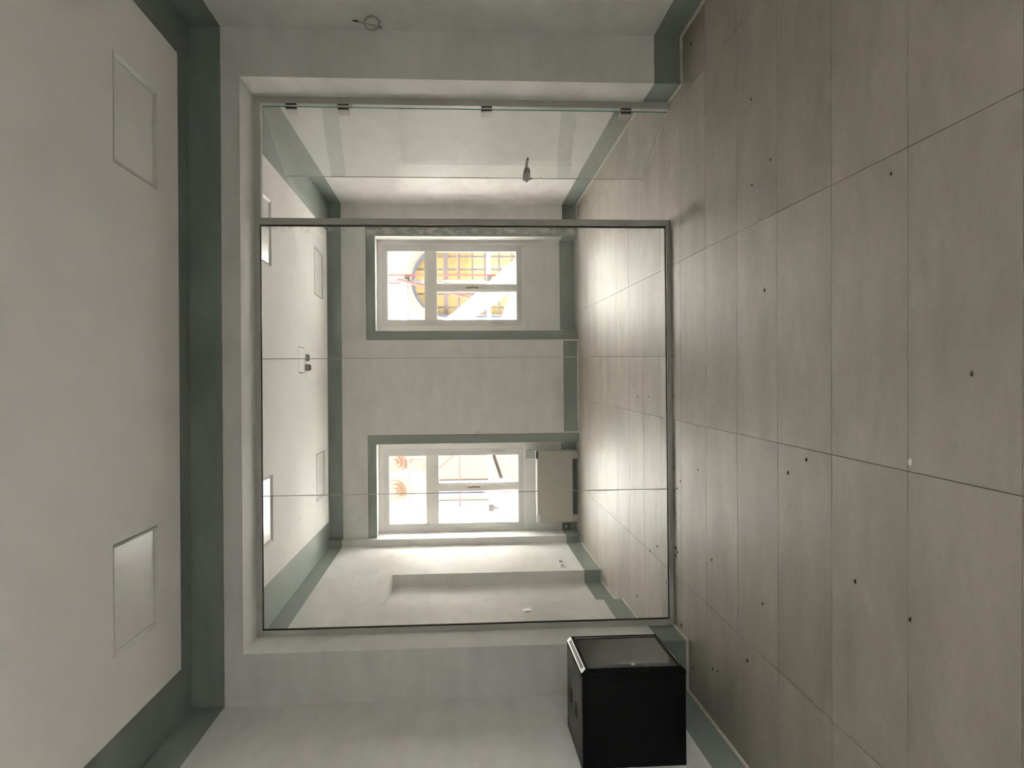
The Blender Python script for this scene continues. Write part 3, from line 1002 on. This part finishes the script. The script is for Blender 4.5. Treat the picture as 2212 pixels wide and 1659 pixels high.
# ------------------------------------------------------------------ coiled cable on the right wall
cc = thing('cable_coil', (2.49, 5.40, 2.16), 'coil of grey cable hanging out of the upper right wall', 'cable')
pts = []
ctr = Vector((2.487, 5.38, 2.228))
for q in range(0, 76):
    a = math.radians(200 + q * 15)
    wob = 1 + 0.05 * math.sin(q * 0.7)
    pts.append(ctr + Vector((math.cos(a) * 0.045 * wob, 0.006 * math.sin(q * 0.3) + q * 0.0003, math.sin(a) * 0.050 * wob)))
MB().tube([(2.583, 5.655, 2.198), (2.555, 5.60, 2.200), (2.535, 5.52, 2.19)] + pts[:1], 0.004, 6).build('lead', M['cable'], cc, True)
MB().tube(pts, 0.0045, 6).build('loops', M['cable'], cc, True)
e_ = pts[-1]
MB().tube([e_, ctr + Vector((0.005, 0.02, 0.065)), ctr + Vector((0.018, 0.03, 0.095))], 0.0045, 6).build('tail', M['cable'], cc, True)
MB().tube([ctr + Vector((0.018, 0.03, 0.095)), ctr + Vector((0.022, 0.03, 0.115)), ctr + Vector((0.024, 0.03, 0.136))], [0.006, 0.006, 0.003], 6).build('stripped_tip', M['cable_tip'], cc, True)
MB().tube([(2.5828, 5.655, 2.198), (2.578, 5.655, 2.198)], 0.010, 8).build('grommet', M['cable_tip'], cc)

# ------------------------------------------------------------------ crumbs on the floor


def crumb(x, y, s, mat, name, label, cat, group, flat=0.5):
    mb = MB()
    n = 7
    base, topv = [], []
    a0_ = random.uniform(0, 6)
    el = random.uniform(0.55, 0.9)
    for q in range(n):
        a = a0_ + 2 * math.pi * q / n
        rr = s * random.uniform(0.7, 1.1)
        base.append((x + rr * math.cos(a), y + rr * el * math.sin(a), 0.0))
        topv.append((x + rr * 0.55 * math.cos(a), y + rr * 0.55 * el * math.sin(a), s * flat * random.uniform(0.7, 1.1)))
    f = [tuple(range(n - 1, -1, -1)), tuple(range(n, 2 * n))] + [(i, (i + 1) % n, n + (i + 1) % n, n + i) for i in range(n)]
    mb.add(base + topv, f)
    tag(mb.build(name, mat), label, cat, group)


DL_F = 'small dark crumb of debris on the front room floor tiles'
for x, y, s in ((0.035, 2.458, 0.013), (-0.868, 2.828, 0.012), (-0.825, 3.234, 0.012), (-0.353, 3.693, 0.011), (-0.437, 3.903, 0.012),
                (-1.196, 4.26, 0.010), (0.523, 4.184, 0.011), (1.204, 4.082, 0.009), (1.137, 4.349, 0.009), (0.813, 2.922, 0.009),
                (-1.592, 4.503, 0.012), (-1.865, 5.14, 0.009), (-1.847, 5.045, 0.009), (-2.023, 5.59, 0.010), (-1.142, 5.135, 0.011),
                (-0.577, 5.418, 0.009), (1.621, 4.349, 0.008), (2.432, 5.475, 0.013), (-1.789, 5.864, 0.013), (-0.709, 5.861, 0.009)):
    crumb(x, y, s, M['debris'], 'debris_crumb', DL_F, 'debris', 'dark crumbs on the front floor')
for x, y, s in ((-0.793, 6.045, 0.010), (-0.773, 5.951, 0.010), (-0.974, 5.998, 0.010), (-1.048, 6.014, 0.008), (-1.237, 5.995, 0.014), (-1.262, 5.957, 0.013),
                (-1.295, 5.997, 0.014), (-0.065, 6.029, 0.010), (0.243, 6.05, 0.008), (-0.62, 6.024, 0.009)):
    crumb(x, y, s, M['debris'], 'debris_crumb', 'small dark crumb of debris along the foot of the glass partition', 'debris', 'dark crumbs by the partition')
for x, y, s in ((-0.083, 7.248, 0.010), (-0.08, 6.836, 0.010), (1.45, 10.448, 0.010), (1.341, 10.002, 0.010), (-1.339, 6.58, 0.012), (-1.428, 6.826, 0.012), (-1.966, 7.37, 0.012), (-1.573, 6.293, 0.010)):
    crumb(x, y, s, M['debris'], 'debris_crumb', 'small dark crumb of debris on the back room floor', 'debris', 'dark crumbs on the back floor')
crumb(-0.284, 2.818, 0.017, M['chip'], 'plaster_chip', 'white chip of plaster lying in the middle of the front floor', 'debris', None, 0.35)

# ------------------------------------------------------------------ outdoors: courtyard, facing building, scaffold, sheeting
g = MB().box(-40, 40, -40, 60, -0.6, -0.20).build('ground', M['ground'])
tag(g, 'grey courtyard paving outside the windows', 'ground', kind='structure')

YFC = 20.0
for sgn, lab in ((-1, 'added ochre wing blocking oblique light on the left of the courtyard'), (1, 'added ochre wing blocking oblique light on the right of the courtyard')):
    wg = thing('light_blocking_wing', (sgn * 6.3, 15.75, -0.2), lab, 'building', kind='structure')  # unseen wings added to keep oblique light out of the windows
    MB().box(sgn * 6.0, sgn * 6.6, 11.6, 19.9, -0.2, 9.0).build('wall', M['fac_wing'], wg)
    MB().box(sgn * 5.8, sgn * 6.8, 11.6, 19.6, 9.0, 9.2).build('cornice', M['fac_wing'], wg)
    for wy in (13.0, 15.7, 18.4):
        for wz in (0.9, 4.4):
            wn = MB().box(sgn * 5.93, sgn * 6.0, wy - 0.7, wy + 0.7, wz, wz + 2.0).build('window', M['grille'], wg)

bd = thing('building', (0, YFC + 0.3, -0.2), 'peach and cream building across the courtyard with an arched amber window', 'building')
AX, AR, AZ = 2.75, 0.93, 1.89          # arch centre, radius, springing
ZTOP = 3.9                              # top of the render darkened against overexposure; above it stays pale
mb = MB()
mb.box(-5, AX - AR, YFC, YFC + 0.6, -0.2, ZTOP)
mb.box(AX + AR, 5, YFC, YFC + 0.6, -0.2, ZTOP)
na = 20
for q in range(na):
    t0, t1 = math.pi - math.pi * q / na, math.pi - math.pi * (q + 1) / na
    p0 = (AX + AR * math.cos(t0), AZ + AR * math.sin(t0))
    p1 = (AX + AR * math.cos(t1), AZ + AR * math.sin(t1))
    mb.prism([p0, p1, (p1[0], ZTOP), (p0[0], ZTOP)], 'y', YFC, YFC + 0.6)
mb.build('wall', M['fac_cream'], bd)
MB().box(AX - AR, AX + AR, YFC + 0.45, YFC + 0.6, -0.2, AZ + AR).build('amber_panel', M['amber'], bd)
aw = None
mb = MB()
for (ra_, rb_, yy) in ((AR - 0.075, AR + 0.002, YFC + 0.06),):
    for q in range(na):
        t0, t1 = math.pi * q / na, math.pi * (q + 1) / na
        mb.prism([(AX + ra_ * math.cos(t0), AZ + ra_ * math.sin(t0)), (AX + rb_ * math.cos(t0), AZ + rb_ * math.sin(t0)),
                  (AX + rb_ * math.cos(t1), AZ + rb_ * math.sin(t1)), (AX + ra_ * math.cos(t1), AZ + ra_ * math.sin(t1))], 'y', yy, yy + 0.1)
mb.box(AX - AR, AX - AR + 0.075, YFC + 0.06, YFC + 0.16, -0.2, AZ).box(AX + AR - 0.075, AX + AR, YFC + 0.06, YFC + 0.16, -0.2, AZ)
aw = mb.build('arched_frame', M['bluegrey'], bd)
for x in (3.378, 3.049, 2.716, 2.423, 2.083):
    zt = AZ + math.sqrt(max(0.0, (AR - 0.08) ** 2 - (x - AX) ** 2))
    sub(MB().box(x - 0.024, x + 0.024, YFC + 0.09, YFC + 0.12, -0.2, zt), 'grille_bar', M['grille'], aw)
for z, th in ((1.954, 0.055), (1.616, 0.026), (1.277, 0.026), (0.961, 0.026), (0.597, 0.026), (0.267, 0.026)):
    sub(MB().box(AX - AR + 0.07, AX + AR - 0.07, YFC + 0.08, YFC + 0.11, z - th, z + th), 'grille_bar', M['grille'], aw)
mb = MB()
for q in range(na):
    t0, t1 = math.pi * q / na, math.pi * (q + 1) / na
    ra_, rb_ = AR + 0.02, AR + 0.20
    mb.prism([(AX + ra_ * math.cos(t0), AZ + ra_ * math.sin(t0)), (AX + rb_ * math.cos(t0), AZ + rb_ * math.sin(t0)),
              (AX + rb_ * math.cos(t1), AZ + rb_ * math.sin(t1)), (AX + ra_ * math.cos(t1), AZ + ra_ * math.sin(t1))], 'y', YFC - 0.08, YFC)
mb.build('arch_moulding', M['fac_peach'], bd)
# peach panels and round stone ornaments on the left part of the facade
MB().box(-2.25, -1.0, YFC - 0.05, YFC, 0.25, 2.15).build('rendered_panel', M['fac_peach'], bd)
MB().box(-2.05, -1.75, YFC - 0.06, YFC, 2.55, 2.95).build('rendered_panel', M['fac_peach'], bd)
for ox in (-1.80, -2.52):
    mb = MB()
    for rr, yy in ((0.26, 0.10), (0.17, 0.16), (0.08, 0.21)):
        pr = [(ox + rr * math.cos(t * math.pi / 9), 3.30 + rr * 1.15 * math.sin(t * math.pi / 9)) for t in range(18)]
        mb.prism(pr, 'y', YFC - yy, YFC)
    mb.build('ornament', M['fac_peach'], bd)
for bx, bw in ((-2.34, 0.055), (-2.58, 0.04), (-2.85, 0.06)):
    MB().box(bx - bw, bx + bw, YFC - 0.10, YFC, -0.2, 2.3).build('blue_pilaster', M['bluegrey'], bd)
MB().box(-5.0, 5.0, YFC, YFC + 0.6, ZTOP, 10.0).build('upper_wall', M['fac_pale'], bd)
for a, b in ((-16, -5), (5, 16)):
    MB().box(a, b, YFC, YFC + 0.6, -0.2, 10.0).build('side_bay', M['fac_pale'], bd)
MB().box(-5.0, 5.0, YFC - 0.15, YFC, ZTOP - 0.1, ZTOP + 0.1).build('string_course', M['fac_pale'], bd)
MB().box(-16.2, 16.2, YFC - 0.35, YFC + 0.8, 10.0, 10.25).build('cornice', M['fac_pale'], bd)

sc_ = thing('scaffold', (0, 14.0, -0.2), 'scaffold of galvanised and red tubes with boards in the courtyard', 'scaffold')
YS = 14.0


def rod(name, p, q, r, mat):
    MB().tube([p, q], r, 10).build(name, mat, sc_, False)


rod('rail', (-4.2, YS, 2.545), (4.2, YS, 2.545), 0.022, M['tube'])
rod('rail', (-4.2, YS + 0.05, 1.655), (4.2, YS + 0.05, 1.655), 0.010, M['redtube'])
MB().box(-4.2, 4.2, YS - 0.02, YS + 0.25, 1.075, 1.135).build('deck_board', M['board'], sc_)
MB().box(0.9, 1.93, YS - 0.08, YS - 0.04, 2.545, 2.645).build('toe_board', M['board'], sc_)
rod('standard', (2.015, YS - 0.03, -0.2), (2.015, YS - 0.03, 4.2), 0.018, M['redtube'])
rod('standard', (1.912, YS + 0.04, -0.2), (1.912, YS + 0.04, 4.2), 0.034, M['tube'])
rod('standard', (1.870, YS - 0.06, 2.50), (1.870, YS - 0.06, 4.2), 0.014, M['redtube'])
rod('brace', (1.93, YS - 0.10, 2.70), (1.50, YS - 0.10, 1.05), 0.026, M['redtube'])
rod('standard', (-2.10, YS, -0.2), (-2.10, YS, 4.2), 0.034, M['tube'])
rod('brace', (-1.05, YS + 0.08, 1.62), (-1.42, YS + 0.08, 2.05), 0.010, M['redtube'])
rod('brace', (-1.16, YS + 0.06, 1.05), (-1.62, YS + 0.06, 0.90), 0.030, M['grille'])
for (x, z) in ((1.96, 1.105), (1.95, 2.545), (-2.10, 1.105), (-2.10, 2.545)):
    MB().bbox(x - 0.055, x + 0.055, YS - 0.075, YS + 0.06, z - 0.045, z + 0.045, 0.012).build('clamp', M['grille'], sc_)


def sheet(name, outline_fn, nu, nv, label, thick=0.004):
    """draped sheet: outline_fn(u, v) gives a point; solidified"""
    top, bot = [], []
    for i in range(nu + 1):
        for j in range(nv + 1):
            p = Vector(outline_fn(i / nu, j / nv))
            top.append(p)
            bot.append(p + Vector((0, thick, 0)))
    n = len(top)
    f = []
    W = nv + 1
    for i in range(nu):
        for j in range(nv):
            a, b, c, d = i * W + j, (i + 1) * W + j, (i + 1) * W + j + 1, i * W + j + 1
            f.append((a, b, c, d))
            f.append((n + a, n + d, n + c, n + b))
    ring = [i * W for i in range(nu + 1)] + [nu * W + j for j in range(1, W)] + [i * W + nv for i in range(nu - 1, -1, -1)] + [j for j in range(nv - 1, 0, -1)]
    for q in range(len(ring)):
        a, b = ring[q], ring[(q + 1) % len(ring)]
        f.append((a, n + a, n + b, b))
    mb = MB()
    mb.add(top + bot, f)
    tag(mb.build(name, M['tarp'], smooth=True), label, 'sheeting', 'white sheeting in the courtyard')


def fold(u, v, amp=0.06):
    return amp * math.sin(9 * u + 3 * v) + 0.5 * amp * math.sin(17 * v + 5 * u)


# sagging swag across the right window: from high left to low right
def swag(u, v):
    t = 1.4 * u
    z = (2.12 - 1.30 * t ** 0.85) - v * (0.38 + 0.14 * math.sin(3.1 * min(t, 1.0))) - max(0.0, t - 1.0) * 1.2
    return (1.02 + 1.05 * t, 13.0 + fold(t, v) + 0.12 * v, max(z, -0.199))


sheet('tarpaulin', swag, 32, 8, 'white tarpaulin swag sloping across the view through the right window')
sheet('tarpaulin', lambda u, v: (0.85 + 1.6 * u, 12.7 + fold(u, v, 0.05) + 0.1 * v, 0.84 + 0.16 * math.cos(4 * u) - 0.9 * v), 20, 8,
      'white tarpaulin heaped along the bottom of the right window view')
# tall curtain of sheeting on the left of the left window
sheet('tarpaulin', lambda u, v: (-2.9 + (1.08 - 0.18 * math.sin(2.6 * v) + 0.10 * math.sin(7 * v)) * u, 13.0 + fold(v, u, 0.08), 3.0 - 3.1 * v), 10, 28,
      'tall white tarpaulin hanging at the left side of the left window view')
sheet('tarpaulin', lambda u, v: (-2.2 + 0.75 * u, 12.8 + fold(u, v, 0.05), 1.30 - 0.28 * abs(math.sin(3.6 * u + 0.4)) - 1.2 * v), 18, 10,
      'crumpled white tarpaulin low in the left window view')

# ------------------------------------------------------------------ tidy
for o in ALL:
    if '_o' in o:
        del o['_o']
bpy.context.view_layer.update()
